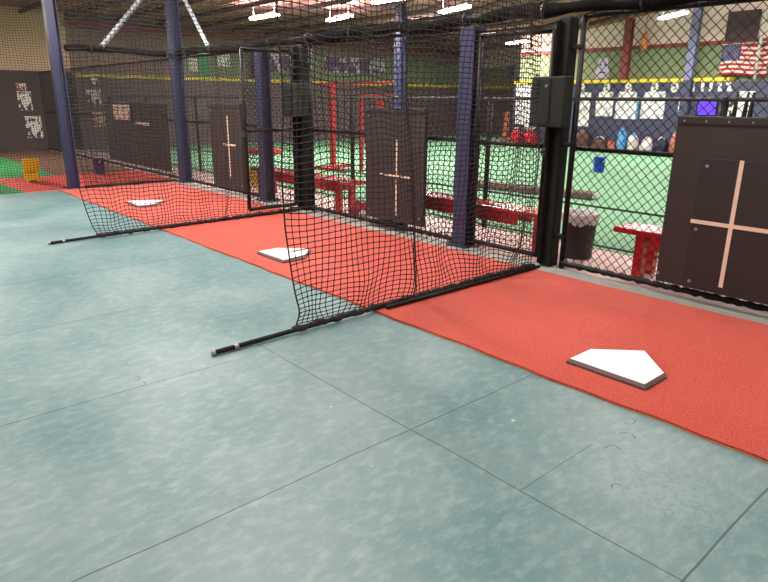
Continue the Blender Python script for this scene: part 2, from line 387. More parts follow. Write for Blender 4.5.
# ------------------------------------------------------------------ lamps
def lamp_fixture():
    r = thing('ceiling_light', '', 'light', (0, 0, 0), 'tube lights under the ceiling', local=True)
    b = MB(); b.add([(-.55, -.03, .04), (.55, -.03, .04), (.55, .03, .04), (-.55, .03, .04), (-.54, -.02, .075), (.54, -.02, .075), (.54, .02, .075), (-.54, .02, .075)],
                    [(0, 1, 2, 3), (7, 6, 5, 4), (0, 4, 5, 1), (1, 5, 6, 2), (2, 6, 7, 3), (3, 7, 4, 0)])
    b.build('reflector', 'lamp_body', r)
    for y in (-.05, .05):
        MB().tube([(-.54, y, .015), (.54, y, .015)], .028, 8).build('tube', 'tube', r, smooth=True)
    for x in (-.45, .45): MB().tube([(x, 0, .07), (x, 0, .32)], .006, 5).build('hanger', 'lamp_body', r)
    return r
LAMPS = [(-13.3, 8.03, 3.1, 'far tube light, leftmost of those seen above the cages'),
         (-12.3, 9.4, 3.1, 'tube light second from the left above the cages'),
         (-9.75, 10.5, 3.15, 'bright tube light above the middle blue post, highest and widest'),
         (-13.2, 13.0, 3.1, 'tube light just left of the middle blue post, lower of the two there'),
         (-13.1, 17.1, 3.1, 'small far tube light seen over the closed chain link gate'),
         (-7.2, 15.0, 3.2, 'tube light beside the far blue column and above the yellow wall cap'),
         (-9.95, 8.9, 3.2, 'tube light cut by the top of the photo above the second cage')]
HID = [(-3.5, 8.5), (-3.5, 12.5), (-2.5, 16), (-8.2, 3.1), (-4.7, 3.1), (-1.2, 3.1), (-8.2, -1.2), (-4.7, -1.2), (-1.2, -1.2), (-6.5, 6.6), (2.2, 1), (-14.8, 1.6), (-14.5, -1.5), (2, 7)]
lf = lamp_fixture(); first = True
ROT = [0, -.18, -.27, -.07, -.3, -.65, 0]
def area(x, y, z, e):
    u = bpy.data.lights.new('lamp_glow_up', 'AREA'); u.shape = 'RECTANGLE'; u.size = 1.1; u.size_y = .16; u.energy = e * .5; u.color = (1, .93, .88)
    uo = bpy.data.objects.new('lamp_glow_up', u); COL.objects.link(uo); uo.location = (x, y, z + .09); uo.rotation_euler = (math.pi, 0, 0)
    l = bpy.data.lights.new('lamp_glow', 'AREA'); l.shape = 'RECTANGLE'; l.size = 1.2; l.size_y = .16; l.energy = e; l.color = (1, .95, .9)
    o = bpy.data.objects.new('lamp_glow', l); COL.objects.link(o); o.location = (x, y, z - .03); return o
for i, (x, y, z, lab) in enumerate(LAMPS):
    if first: lf.location = (x, y, z); lf['label'] = lab; first = False; h = lf
    else: h = copy_tree(lf, (x, y, z), lab)
    h.rotation_euler.z = ROT[i]
    area(x, y, z, 125 if i == 5 else 98)
ENERGY = {0: 85, 1: 95, 2: 120, 3: 108, 4: 95, 5: 62, 6: 145, 7: 80, 8: 30, 9: 85, 10: 35, 11: 100, 12: 100, 13: 60}
for i, (x, y) in enumerate(HID):
    z = ceil_z(x) - .45
    copy_tree(lf, (x, y, z), 'tube light hanging over the hall outside the photo')
    area(x, y, z, ENERGY.get(i, 80))

# ------------------------------------------------------------------ batting mats and plates
for xa, xb, lab in ((-2.87, 1.2, 'red turf batting mat in the nearest cage, under the nearest home plate'),
                    (-6.44, -2.87, 'red turf batting mat in the middle cage'),
                    (-10.15, -6.44, 'red turf batting mat in the farthest cage, beside the left blue post')):
    N_ = 60; P = []
    for i in range(N_ + 1):
        x = xa + (xb - xa) * i / N_
        P.append((x, 2.485 + .006 * math.sin(x * 5.1) + .004 * math.sin(x * 17)))
    poly = P + [(xb, 4.16), (xa, 4.16)]
    bm_ = tag(MB().prism(poly, .003, .014).build('batting_mat', 'red_turf', origin=(0, 0, 0)), lab, 'mat')
    back = [(x, y - .004 - .004 * math.sin(x * 2.3) ** 2) for x, y in P] + [(xb, 4.165), (xa, 4.165)]
    MB().prism(back, 0, .0035).build('backing', 'mat_backing', bm_)
def home_plate(loc, lab):
    r = thing('home_plate', lab, 'home plate', loc, 'white home plates on the red mats', local=True)
    w = .216
    o = [(-w, 0), (w, 0), (w, .216), (0, .432), (-w, .216)]
    def ins(d): return [(-w + d, d), (w - d, d), (w - d, .216 - d * .4), (0, .432 - d * 1.4), (-w + d, .216 - d * .4)]
    MB().prism(o, 0, .012).build('base', 'plate_edge', r)
    a = ins(.0); b = ins(.016); m = MB()
    m.add([(x, y, .012) for x, y in a] + [(x, y, .026) for x, y in b], [(i, (i + 1) % 5, 5 + (i + 1) % 5, 5 + i) for i in range(5)])
    m.build('bevelled_edge', 'plate_edge', r)
    MB().prism(ins(.015), .022, .0275).build('top', 'plate_white', r)
    return r
hp = home_plate((-1.40, 2.695, .014), 'white home plate in the nearest cage, lying clear of any netting')
copy_tree(hp, (-4.52, 2.68, .014), 'white home plate in the middle cage, half behind the near netting')
copy_tree(hp, (-8.02, 2.79, .014), 'white home plate in the farthest cage, fully behind netting')

# ------------------------------------------------------------------ fence: posts, beam, panels
FY = 4.40
def blue_post(x, y, ztop, lab, w=.15):
    r = thing('steel_post', lab, 'post', (x, y, 0), 'blue steel posts of the cages')
    ibeam(MB(), x, y, .012, ztop, w, .15, .016).build('column', 'blue_steel', r)
    MB().box(x - .12, x + .12, y - .12, y + .12, 0, .014).build('base_plate', 'blue_steel', r)
    for dx in (-.095, .095):
        for dy in (-.095, .095):
            MB().tube([(x + dx, y + dy, .014), (x + dx, y + dy, .04)], .009, 6).build('bolt', 'rail_grey', r)
    return r
blue_post(-3.87, FY + .02, 1.93, 'blue steel post left of the closed gate by the middle cage', .16)
blue_post(-7.42, FY + .02, 1.93, 'blue steel post behind the open gate of the farthest cage', .14)
p1 = blue_post(-9.98, FY, 3.3, 'tall blue steel post with two grey knee braces at the end of the fence', .19)
for a, b in (((-9.98, 3.30, 2.04), (-9.98, FY - .1, 3.12)), ((-8.85, FY, 2.04), (-9.88, FY, 3.12))):
    MB().tube([a, b], .035, 4).build('knee_brace', 'brace_grey', p1)
blue_post(-10.2, 2.72, 3.3, 'leftmost tall blue steel post at the left corner of the red mat', .14)

def black_post(x, lab, w=.13):
    r = thing('fence_post', lab, 'post', (x, FY, 0), 'black posts between the cages')
    MB().box(x - w / 2, x + w / 2, FY - .06, FY + .06, 0, 1.93).build('post', 'black_paint', r, bevel=.012)
    pts = []; rs = []
    for i in range(40):
        z = .03 + 1.87 * i / 39; pts.append((x - w / 2 + .02 + .003 * math.sin(i * 1.3), FY - .082 + .003 * math.sin(i * .9), z)); rs.append(.02 + .002 * math.sin(i * .8) + .003 * math.sin(i * 2.1))
    MB().tube(pts, rs, 10).build('gathered_netting', 'wrap', r, smooth=True)
    MB().tube([(x + w / 2 + .075, FY, 0), (x + w / 2 + .075, FY, 1.93)], .022, 10).build('side_pipe', 'pipe_black', r, smooth=True)
    for z in (.25, .98, 1.7):
        MB().box(x + w / 2 - .01, x + w / 2 + .09, FY - .03, FY + .03, z, z + .03).build('clamp', 'black_paint', r, bevel=.004)
    return r
black_post(-2.90, 'thick black post between the nearest and the middle cage', .11)
black_post(-6.46, 'thick black post between the middle and the farthest cage', .14)
def control_box(x0, x1, lab):
    z0, z1 = 1.13, 1.5
    r = thing('control_box', lab, 'control box', ((x0 + x1) / 2, FY - .12, z0), 'dark green control boxes on the posts')
    MB().box(x0, x1, FY - .22, FY - .115, z0, z1).build('housing', 'box_green', r, bevel=.01)
    MB().box(x0 + .02, (x0 + x1) / 2 + .03, FY - .228, FY - .222, z0 + .02, z1 - .02).build('door', 'box_green', r, bevel=.004)
    MB().tube([((x0 + x1) / 2, FY - .222, z1 - .07), ((x0 + x1) / 2, FY - .24, z1 - .07)], .012, 8).build('button', 'rivet', r)
    return r
control_box(-3.045, -2.745, 'dark green control box on the thick black post of the nearest cage')
control_box(-6.62, -6.2, 'dark green control box on the thick black post behind the middle netting')

def rope_beam(a, b, r0, name, lab):
    A = Vector(a); B = Vector(b); nseg = int((B - A).length / .06)
    t = thing(name, lab, 'beam', a)
    MB().tube([A, B], r0 * .7, 12).build('pipe', 'black_paint', t, smooth=True)
    pts = []; rs = []
    for i in range(nseg + 1):
        u = i / nseg; p = A.lerp(B, u); k = u * (B - A).length
        pts.append((p.x, p.y, p.z + .012 * math.sin(k * 3.1) + .008 * math.sin(k * 9))); rs.append(r0 * (.95 + .18 * math.sin(k * 5) + .12 * math.sin(k * 13.3)))
    MB().tube(pts, rs, 10).build('gathered_netting', 'wrap', t, smooth=True)
    ties = MB()
    L_ = (B - A).length; d = (B - A).normalized()
    k = .35
    while k < L_:
        p = A + d * k; ties.tube([p - d * .008, p + d * .008], r0 * 1.3, 10); k += .8
    ties.build('cable_tie', 'rail_grey', t)
    return t
rope_beam((-9.86, FY - .02, 1.99), (1.3, FY - .02, 1.985), .05, 'top_beam', 'long black top beam wrapped in gathered netting along the fence')
rope_beam((-10.1, 2.82, 1.99), (-10.1, 4.28, 1.99), .045, 'end_beam', 'short dark beam joining the two tall blue posts at the left')

def chain_link(x0, x1, z0, z1, y, rad=.0044, p=.073, axis='x', mlim=None):
    nx = int(round((x1 - x0) / (p / 2))); nz = int(round((z1 - z0) / (p / 2))); dx = (x1 - x0) / nx; dz = (z1 - z0) / nz
    i = np.arange(nx)[:, None]; k = np.arange(nz + 1)[None]
    X = np.where(k % 2 == 0, i + i % 2, i + 1 - i % 2) * dx + x0; X = np.clip(X, x0, x1)
    Z = np.broadcast_to(z0 + k * dz, X.shape)
    Yv = np.full(X.shape, y) + np.where((i % 2) == 0, .002, -.002)
    a = [X, Yv, Z] if axis == 'x' else [Yv, X, Z]
    return cords(np.stack(a, -1), rad, 3)
def rail(t, x0, x1, z, r=.018, name='rail', y=FY):
    return MB().tube([(x0, y, z), (x1, y, z)], r, 10).build(name, 'black_paint', t, smooth=True)
def fence(x0, x1, lab):
    t = thing('chain_link_fence', lab, 'fence', ((x0 + x1) / 2, FY, 0), 'black chain link fence panels behind the plates')
    np_obj('mesh', [chain_link(x0, x1, .05, 1.94, FY)], 'wire_black', t, off=t.location)
    rail(t, x0, x1, .97, .019, 'middle_rail', FY + .03); rail(t, x0, x1, 1.925, .016, 'top_rail', FY + .03)
    pts = []; rs = []; nn = int((x1 - x0) / .035)
    for i in range(nn + 1):
        pts.append((x0 + (x1 - x0) * i / nn, FY - .005, .045 + .004 * math.sin(i * 2.2))); rs.append(.02 + .006 * (i % 2) + .003 * math.sin(i * 1.7))
    MB().tube(pts, rs, 8).build('bottom_rail', 'pipe_black', t, smooth=True)
    return t
fence(-2.77, 1.2, 'chain link fence panel of the nearest cage, at the right')
fence(-6.30, -3.97, 'chain link fence panel of the middle cage, left of the blue post')
fence(-9.86, -7.5, 'chain link fence panel of the farthest cage, between two blue posts')
fence(-18.3, -10.12, 'chain link fence continuing left beyond the last tall blue post')

def gate(x0, x1, lab, loc=None, rot=0):
    """built at the hinge line, local x = width"""
    w = x1 - x0
    t = thing('chain_link_gate', lab, 'gate', loc, 'black chain link gates', local=True)
    t.rotation_euler.z = rot
    f = MB(); r = .021
    f.tube([(0, 0, .06), (0, 0, 1.85)], r); f.tube([(w, 0, .06), (w, 0, 1.85)], r)
    f.tube([(0, 0, 1.85), (w, 0, 1.85)], r); f.tube([(0, 0, .065), (w, 0, .065)], r); f.tube([(0, 0, .97), (w, 0, .97)], r * .95)
    f.build('frame', 'pipe_black', t, smooth=True)
    np_obj('mesh', [chain_link(.02, w - .02, .07, 1.85, .0)], 'wire_black', t)
    l = MB(); l.box(w - .02, w + .035, -.03, .03, .9, .96); l.tube([(w + .02, -.02, .93), (w + .02, -.1, .93)], .008, 6)
    l.build('latch', 'rail_grey', t)
    for z in (.3, 1.55):
        MB().tube([(-.03, 0, z), (-.03, 0, z + .08)], .016, 8).build('hinge', 'black_paint', t)
    return t
gate(-3.79, -3.05, 'closed black chain link gate between the middle blue post and the thick black post', (-3.76, FY, 0))
gate(0, .66, 'open black chain link gate standing inside the farthest cage near its black post', (-6.56, 4.31, 0), -PI / 2)

# ------------------------------------------------------------------ strike zone backstop boards
def backstop(x0, x1, z0, z1, cross, inner, lab):
    y0 = FY - .1; cx_, cz0, cz1, hx0, hx1, hz, tw = cross
    t = thing('backstop_board', lab, 'backstop board', ((x0 + x1) / 2, y0 + .02, z0), 'black rubber strike zone boards')
    MB().box(x0, x1, y0, y0 + .045, z0, z1).build('board', 'rubber', t, bevel=.004)
    MB().box(x0 + .01, x1 - .01, y0 - .008, y0, z1 - .05, z1 - .008).build('top_strip', 'rubber2', t, bevel=.002)
    yy = y0
    if inner:
        a, b, c, d = inner; yy = y0 - .012
        MB().box(a, b, yy, y0 - .001, c, d).build('inner_pad', 'rubber2', t, bevel=.003)
        for x, z in ((a + .04, d - .05), (a + .03, (c + d) / 2 - .03), (a + .04, c + .05), (b - .04, c + .05), (b - .04, d - .05), (b - .05, (c + d) / 2 - .03), (x0 + .02, z0 + .06)):
            MB().tube([(x, yy, z), (x, yy - .006, z)], .011, 10).build('rivet', 'rivet', t)
    else:
        for x in (x0 + .05, x1 - .05):
            for z in (z0 + .08, z1 - .09): MB().tube([(x, yy, z), (x, yy - .006, z)], .01, 8).build('rivet', 'rivet', t)
    MB().box(cx_ - tw / 2, cx_ + tw / 2, yy - .003, yy - .0005, cz0, cz1).build('vertical_tape', 'tape', t)
    MB().box(hx0, hx1, yy - .0045, yy - .003, hz - tw / 2, hz + tw / 2).build('horizontal_tape', 'tape', t)
    for x in np.linspace(x0 + .05, x1 - .05, 7):
        MB().tube([(x, y0 - .008, z1 - .03), (x, y0 - .012, z1 - .03)], .006, 6).build('stud', 'rivet', t)
    return t
backstop(-1.935, -1.0, .10, 1.235, (-1.49, .15, .975, -1.745, -1.23, .56, .026), (-1.735, -1.07, .10, .975), 'large black backstop board with a white tape cross in the nearest cage')
backstop(-5.19, -4.31, .115, 1.25, (-4.70, .18, .94, -4.95, -4.50, .585, .017), None, 'black backstop board with a tape cross in the middle cage')
backstop(-8.76, -7.84, .075, 1.25, (-8.22, .24, 1.1, -8.38, -8.02, .70, .024), None, 'black backstop board with a tape cross in the farthest cage')
t = thing('dark_curtain', 'long dark curtain hung on the fence beyond the last tall blue post', 'curtain', (-11.9, FY - .06, .12))
cu = MB(); nn = 90
cv = []
for i in range(nn + 1):
    x = -13.4 + 3.05 * i / nn; cv.append((x, FY - .07 + .012 * math.sin(i * .9)))
cu.add([(x, y, .13) for x, y in cv] + [(x, y, 1.23) for x, y in cv] + [(x, y + .01, .13) for x, y in cv] + [(x, y + .01, 1.23) for x, y in cv],
       [(i, i + 1, nn + 2 + i, nn + 1 + i) for i in range(nn)] + [(2 * nn + 3 + i, 2 * nn + 2 + i, 3 * nn + 3 + i, 3 * nn + 4 + i) for i in range(nn)])
cu.build('cloth', 'curtain', t, smooth=True)
MB().tube([(-13.45, FY - .06, 1.24), (-10.3, FY - .06, 1.24)], .015, 8).build('rod', 'rail_grey', t)

# ------------------------------------------------------------------ hanging nets
def net(name, lab, X, y0, y1, z0, z1, fold=None, amp=.05, rad=.0030, c=.038, seed=0, edge=None, knot=False):
    t = thing(name, lab, 'net', (X, (y0 + y1) / 2, z0), 'black nets dividing the cages')
    ny = int(round((y1 - y0) / c)); nz = int(round((z1 - z0) / c / .88))
    Y, Z = np.meshgrid(np.linspace(y0, y1, ny + 1), np.linspace(z0, z1, nz + 1), indexing='ij')
    rg = np.random.RandomState(seed); U = (Y - y0) / (y1 - y0); H = Z - z0
    dX = np.zeros_like(Y); dY = np.zeros_like(Y); dZ = np.zeros_like(Y)
    for k in range(7):
        f, g, ph, ph2 = rg.uniform(1.2, 7), rg.uniform(.3, 1.6), rg.uniform(0, 6.3), rg.uniform(0, 6.3)
        dX += amp * rg.uniform(.25, .6) * np.sin(f * Y + g * Z + ph)
        dZ += .3 * amp * rg.uniform(.2, .5) * np.sin(f * .9 * Y + g * 2 * Z + ph2)
        dY += .3 * amp * rg.uniform(.2, .5) * np.sin(f * .8 * Y + g * 2.5 * Z + ph)
    for k in range(5):   # small slack wrinkles
        f, g, ph = rg.uniform(9, 26), rg.uniform(-9, 9), rg.uniform(0, 6.3)
        w = np.exp(-H / .5) * .6 + .4
        dX += amp * .3 * np.sin(f * Y + g * Z + ph) * w; dZ += .0095 * np.sin(f * Y * .9 - g * Z + ph) * w; dY += .009 * np.sin(f * Y + g * 1.3 * Z + ph * 2) * w
    fade = np.clip(H / .25, 0, 1)
    dX *= .25 + .75 * fade; dZ *= fade; dY *= np.clip(H / .1, 0, 1)
    # slack gathers at the foot
    dZ += -.42 * np.minimum(H, .3) * np.exp(-H / .22) + .01 * np.sin(31 * Y) * np.exp(-H / .1) * fade
    if fold:
        fy, fw = fold; d = Y - fy - .02 * np.sin(3 * Z) - .01 * np.sin(9 * Z)
        dY += -.62 * d * np.exp(-(d / fw) ** 2); dX += .05 * np.exp(-(d / (fw * .6)) ** 2)
    if edge: dY += edge * np.exp(-U / .12) * np.clip(H / .6, 0, 1)
    P = np.stack([X + dX, Y + dY, Z + dZ], -1)
    ch = [cords(P, rad, 4), cords(P.transpose(1, 0, 2), rad, 4)]
    if knot:
        Q = P.reshape(-1, 3); k_ = rad * 2.0
        D = np.array([[k_, 0, -k_], [0, k_, -k_], [-k_, 0, -k_], [0, -k_, -k_], [k_, 0, k_], [0, k_, k_], [-k_, 0, k_], [0, -k_, k_]]) * .8
        F = np.array([[3, 2, 1, 0], [4, 5, 6, 7], [0, 1, 5, 4], [1, 2, 6, 5], [2, 3, 7, 6], [3, 0, 4, 7]])
        ch.append(((Q[:, None] + D[None]).reshape(-1, 3), (np.arange(len(Q))[:, None, None] * 8 + F[None]).reshape(-1, 4)))
    np_obj('mesh', ch, 'net_cord', t, off=t.location)
    eb = MB(); eb.tube([tuple(P[0, j]) for j in range(0, nz + 1, 2)], rad * 1.7, 5)
    eb.build('edge_rope', 'net_cord', t)
    return t, P
net('divider_net', 'black net hanging between the nearest and the middle cage', -2.93, 1.90, 4.17, .045, 3.4, fold=(2.80, .2), amp=.045, seed=3, edge=-.06, knot=True)
net('divider_net', 'black net hanging between the middle and the farthest cage', -6.35, 1.85, 4.17, .045, 3.3, fold=(3.2, .1), amp=.05, rad=.0029, c=.040, seed=11, edge=-.13, knot=True)
net('divider_net', 'black net hanging between the two tall blue posts at the left', -10.02, 2.84, 4.2, .06, 3.3, amp=.03, rad=.0026, seed=5)
net('divider_net', 'black net hanging left of the leftmost tall blue post', -10.2, .5, 2.60, .012, 3.3, amp=.03, rad=.0026, seed=8)

def floor_pole(a, b, collar, lab, second=None, pile=None, seed=0):
    t = thing('weight_pole', lab, 'pole', a, 'black poles weighting the nets')
    A = Vector(a); B = Vector(b); d = (B - A)
    K = A.lerp(B, (2.5 - A.y) / (B.y - A.y)); K.z = .031
    MB().tube([A, K, B], .0145, 12).build('pipe', 'pipe_black', t, smooth=True)
    dn = d.normalized()
    MB().tube([A - dn * .012, A + dn * .004], .016, 12).build('end_cap', 'rivet', t, smooth=True)
    c = A + dn * collar; MB().tube([c - dn * .012, c + dn * .012], .0175, 12).build('collar', 'rivet', t, smooth=True)
    if pile:
        pts = []; rs = []; n_ = 90
        for i in range(n_ + 1):
            u = i / n_; p = A + dn * (pile + (d.length - pile - .05) * u)
            pts.append((p.x + .006 * math.sin(i * .7), p.y, p.z + .009 + .004 * math.sin(i * 1.9))); rs.append(.019 + .004 * math.sin(i * 1.1) + .003 * math.sin(i * 2.9))
        MB().tube(pts, rs, 8).build('bunched_netting', 'net_cord', t, smooth=False)
    if second:
        (s0, s1) = second
        MB().tube([(A.x + .05, s0, .031), (B.x + .05, s1, .031)], .013, 10).build('second_pipe', 'pipe_black', t, smooth=True)
    return t
floor_pole((-2.91, 1.36, .017), (-2.90, 4.20, .032), .13, 'long black pole on the floor under the nearest net, pointing left', second=(2.55, 4.2), pile=.5)
floor_pole((-6.32, 1.41, .017), (-6.36, 4.24, .032), .12, 'long black pole on the floor under the farther net', pile=.42)
tag(MB().tube([(-10.03, 2.82, .035), (-10.03, 4.26, .035)], .02, 10).build('bottom_bar', 'pipe_black', smooth=True, origin=(0, 0, 0)), 'black bar along the foot of the net between the tall blue posts', 'bar')

# ------------------------------------------------------------------ walkway behind the fence
def bench_mk():
    r = thing('bench', 'red painted wooden bench behind the fence of the nearest cage', 'bench', (0, 0, 0), 'red benches along the walkway', local=True)
    L2 = 1.14
    MB().box(-L2, L2, -.15, .15, .335, .378).build('seat', 'bench_red', r, bevel=.006)
    MB().box(-L2 + .3, L2 - .3, -.125, -.095, .235, .335).build('apron', 'bench_red', r, bevel=.004)
    MB().box(-L2 + .3, L2 - .3, .095, .125, .235, .335).build('apron', 'bench_red', r, bevel=.004)
    for x in (-.92, .92):
        for y in (-.1, .1):
            MB().box(x - .036, x + .036, y - .036, y + .036, 0, .335).build('leg', 'bench_red', r, bevel=.005)
        MB().box(x - .03, x + .03, -.06, .06, .255, .335).build('cross_brace', 'bench_red', r, bevel=.003)
    return r
b = bench_mk(); b.location = (-1.31, 4.73, 0)
b2 = copy_tree(b, (-4.25, 4.73, 0), 'red painted wooden bench behind the closed gate and the middle blue post')
for i_, ch in enumerate([c for c in b2.children if c.name.startswith(('leg', 'cross_brace'))]):
    if sum(v.co.x for v in ch.data.vertices) > 0: ch.location.x = .15
copy_tree(b, (-7.02, 4.73, 0), 'red painted wooden bench behind the open gate of the farthest cage')

t = thing('trash_can', 'black trash can with a white liner behind the fence, left of the nearest red bench', 'trash can', (-2.92, 4.86, 0))
MB().lathe([(.0, .005), (.125, .0), (.13, .01), (.15, .36), (.156, .385), (.15, .385), (.14, .36), (.12, .02), (0, .02)], (-2.92, 4.86, 0), 28).build('bin', 'bin_black', t, smooth=True)
lv = []; prof = [(.146, .30), (.160, .33), (.164, .385), (.158, .402), (.145, .398), (.135, .36), (.13, .30)]
ml = MB(); ml.lathe(prof, (-2.92, 4.86, 0), 40)
ml.v = [(x + .004 * math.sin(i * 1.7), y + .004 * math.cos(i * 2.3), z + (.012 * math.sin(i * .9) if z < .34 else .003 * math.sin(i * 1.3))) for i, (x, y, z) in enumerate(ml.v)]
ml.build('liner', 'liner', t, smooth=True)

# low rail fence at the turf edge
t = thing('rail_fence', 'low dark rail fence along the edge of the green turf', 'fence', (-6, 5.28, 0))
for z, nm in ((1.345, 'top_rail'), (.39, 'middle_rail'), (.03, 'bottom_rail')):
    MB().tube([(-16, 5.28, z), (2, 5.28, z)], .016 if z > 1 else .010, 8).build(nm, 'rail_grey' if z > 1 else 'rail_green', t, smooth=True)
for x in (-15.9, -13.6, -11.27, -8.96, -6.65, -4.34, -2.03, .28):
    MB().tube([(x, 5.28, 0), (x, 5.28, 1.36)], .026, 10).build('post', 'black_paint', t, smooth=True)

# crumpled kit along the foot of the fence
def blob(name, c, size, m, lab, cat, seed, group=None, strap=None):
    t = thing(name, lab, cat, (c[0], c[1], 0), group)
    rg = random.Random(seed); mb = MB(); nu, nv = 16, 10; ph = [rg.uniform(0, 6.3) for _ in range(6)]
    vs = []
    for j in range(nv + 1):
        v = -PI / 2 + PI * j / nv
        for i in range(nu):
            u = 2 * PI * i / nu
            k = 1 + .14 * math.sin(3 * u + ph[0]) * math.cos(v) + .1 * math.sin(5 * u + 2 * v + ph[1]) * math.cos(v) + .08 * math.sin(4 * v + ph[2])
            z = math.sin(v); z = max(z, -.75)
            e = lambda q: math.copysign(abs(q) ** .8, q)
            vs.append((c[0] + size[0] / 2 * k * e(math.cos(u)) * math.cos(v) ** .7 if abs(math.cos(v)) > 1e-6 else c[0], c[1] + size[1] / 2 * k * e(math.sin(u)) * abs(math.cos(v)) ** .7, c[2] + size[2] * (z + .75) / 1.75 * (1 + .1 * math.sin(2 * u + ph[3]))))
    mb.add(vs, [(j * nu + i, j * nu + (i + 1) % nu, (j + 1) * nu + (i + 1) % nu, (j + 1) * nu + i) for j in range(nv) for i in range(nu)])
    mb.build('body', m, t, smooth=True)
    if strap:
        pts = [(c[0] + size[0] * .3 * math.cos(a), c[1] - size[1] * .1, c[2] + size[2] * (.85 + .35 * math.sin(a))) for a in np.linspace(0, PI, 9)]
        MB().tube(pts, max(.008, size[2] * .05), 6).build('strap', strap, t, smooth=True)
    return t
blob('kit_bag', (-5.68, 4.62, 0), (.22, .24, .17), 'bag_red', 'red kit bag on the walkway left of the middle backstop board', 'bag', 1, 'kit at the foot of the middle fence', 'bag_white')
blob('kit_bag', (-5.47, 4.52, 0), (.13, .12, .11), 'bag_white', 'small white and red bag beside the red kit bag, left of the middle board', 'bag', 2, 'kit at the foot of the middle fence', 'bag_red')
blob('kit_bag', (-5.27, 4.5, 0), (.2, .1, .1), 'bag_white', 'white bag on the walkway under the middle backstop board', 'bag', 3, 'kit at the foot of the middle fence', 'bag_red')
blob('kit_bag', (-5.06, 4.5, 0), (.18, .1, .09), 'bag_red', 'flat red bag on the walkway under the middle backstop board', 'bag', 4, 'kit at the foot of the middle fence', 'bag_white')
blob('kit_bag', (-4.83, 4.5, 0), (.18, .1, .1), 'bag_navy', 'dark navy bag on the walkway under the middle backstop board', 'bag', 5, 'kit at the foot of the middle fence', 'bag_navy')

# ------------------------------------------------------------------ things on the turf
t = thing('timber_beam', 'brown padded beam lying on the green turf behind the closed gate', 'beam', (-5.6, 7.6, 0))
MB().add([(-6.9, 7.55, 0), (-4.62, 7.92, 0), (-4.68, 8.2, 0), (-6.98, 7.85, 0), (-6.9, 7.57, .1), (-4.62, 7.94, .1), (-4.68, 8.18, .1), (-6.98, 7.83, .1)],
         [(3, 2, 1, 0), (4, 5, 6, 7), (0, 1, 5, 4), (1, 2, 6, 5), (2, 3, 7, 6), (3, 0, 4, 7)]).build('beam', 'log', t, bevel=.02)
MB().add([(-4.63, 7.96, .02), (-4.60, 7.97, .02), (-4.66, 8.17, .02), (-4.69, 8.16, .02), (-4.63, 7.96, .09), (-4.60, 7.97, .09), (-4.66, 8.17, .09), (-4.69, 8.16, .09)],
         [(3, 2, 1, 0), (4, 5, 6, 7), (0, 1, 5, 4), (1, 2, 6, 5), (2, 3, 7, 6), (3, 0, 4, 7)]).build('end_cover', 'bag_white', t)
def bucket(c, r, h, m, lab, group=None):
    t = thing('bucket', lab, 'bucket', c, group)
    MB().lathe([(0, .005), (r * .8, 0), (r * .82, .01), (r * .97, h * .95), (r * 1.05, h * .96), (r * 1.05, h), (r * .95, h), (r * .78, .02), (0, .02)], c, 20).build('body', m, t, smooth=True)
    pts = [(c[0] + r * 1.04 * math.cos(a), c[1] - r * .6 * math.sin(a), c[2] + h * .9 - h * .35 * math.sin(a)) for a in np.linspace(0, PI, 10)]
    MB().tube(pts, .006, 5).build('handle', 'white_paint', t)
    return t
bucket((-6.56, 11.42, 0), .12, .29, 'blue_plastic', 'blue bucket standing on the green turf beyond the nearest fence')
bucket((-8.93, 5.1, 0), .09, .26, 'yellow', 'yellow bucket by the left leg of the farthest red bench')
bucket((-11.95, 3.66, 0), .1, .28, 'navy_plastic', 'navy bucket on the red floor beyond the left net')
t = thing('chair', 'small yellow chair on the red floor beyond the left net', 'chair', (-11.5, 2.45, 0))
MB().box(-11.6, -11.4, 2.34, 2.53, .16, .19).build('seat', 'yellow', t, bevel=.01)
MB().add([(-11.42, 2.33, .17), (-11.42, 2.54, .17), (-11.36, 2.31, .38), (-11.36, 2.56, .38), (-11.39, 2.33, .17), (-11.39, 2.54, .17), (-11.33, 2.31, .38), (-11.33, 2.56, .38)],
         [(0, 2, 3, 1), (4, 5, 7, 6), (0, 1, 5, 4), (2, 6, 7, 3), (0, 4, 6, 2), (1, 3, 7, 5)]).build('backrest', 'yellow', t, bevel=.008)
for x in (-11.59, -11.42):
    for y in (2.35, 2.50): MB().box(x, x + .03, y, y + .03, 0, .16).build('leg', 'yellow', t)
MB().box(-11.585, -11.4, 2.36, 2.51, .03, .14).build('base_panel', 'yellow', t)

t = thing('hitting_frame', 'red metal frame standing on the turf behind the middle cage', 'frame', (-9.9, 7.5, 0))
fm = MB(); Yf = 7.67
fm.box(-10.34, -10.24, Yf - .05, Yf + .05, 0, 1.62); fm.build('upright', 'red_frame', t, bevel=.01)
MB().box(-11.0, -8.5, Yf - .03, Yf + .03, 1.60, 1.645).build('top_bar', 'red_frame', t, bevel=.01)
MB().box(-9.42, -9.35, Yf - .03, Yf + .03, 0, 1.42).build('side_upright', 'red_frame', t, bevel=.006)
MB().box(-9.42, -8.5, Yf - .025, Yf + .025, 1.385, 1.42).build('lower_bar', 'red_frame', t, bevel=.006)
MB().box(-8.9, -8.75, Yf - .03, Yf + .03, 1.12, 1.37).build('tag', 'red_frame', t, bevel=.006)
MB().box(-10.36, -10.22, Yf - .45, Yf + .45, 0, .06).build('skid', 'red_frame', t, bevel=.006)
MB().box(-10.9, -9.4, Yf - .4, Yf - .33, 0, .06).build('foot_bar', 'red_frame', t, bevel=.006)
tag(MB().box(-14.3, -13.7, 8.0, 8.6, 0, .14).build('pitching_block', 'red_frame', bevel=.03, origin=(0, 0, 0)), 'low red block on the far turf left of the red frame', 'block')

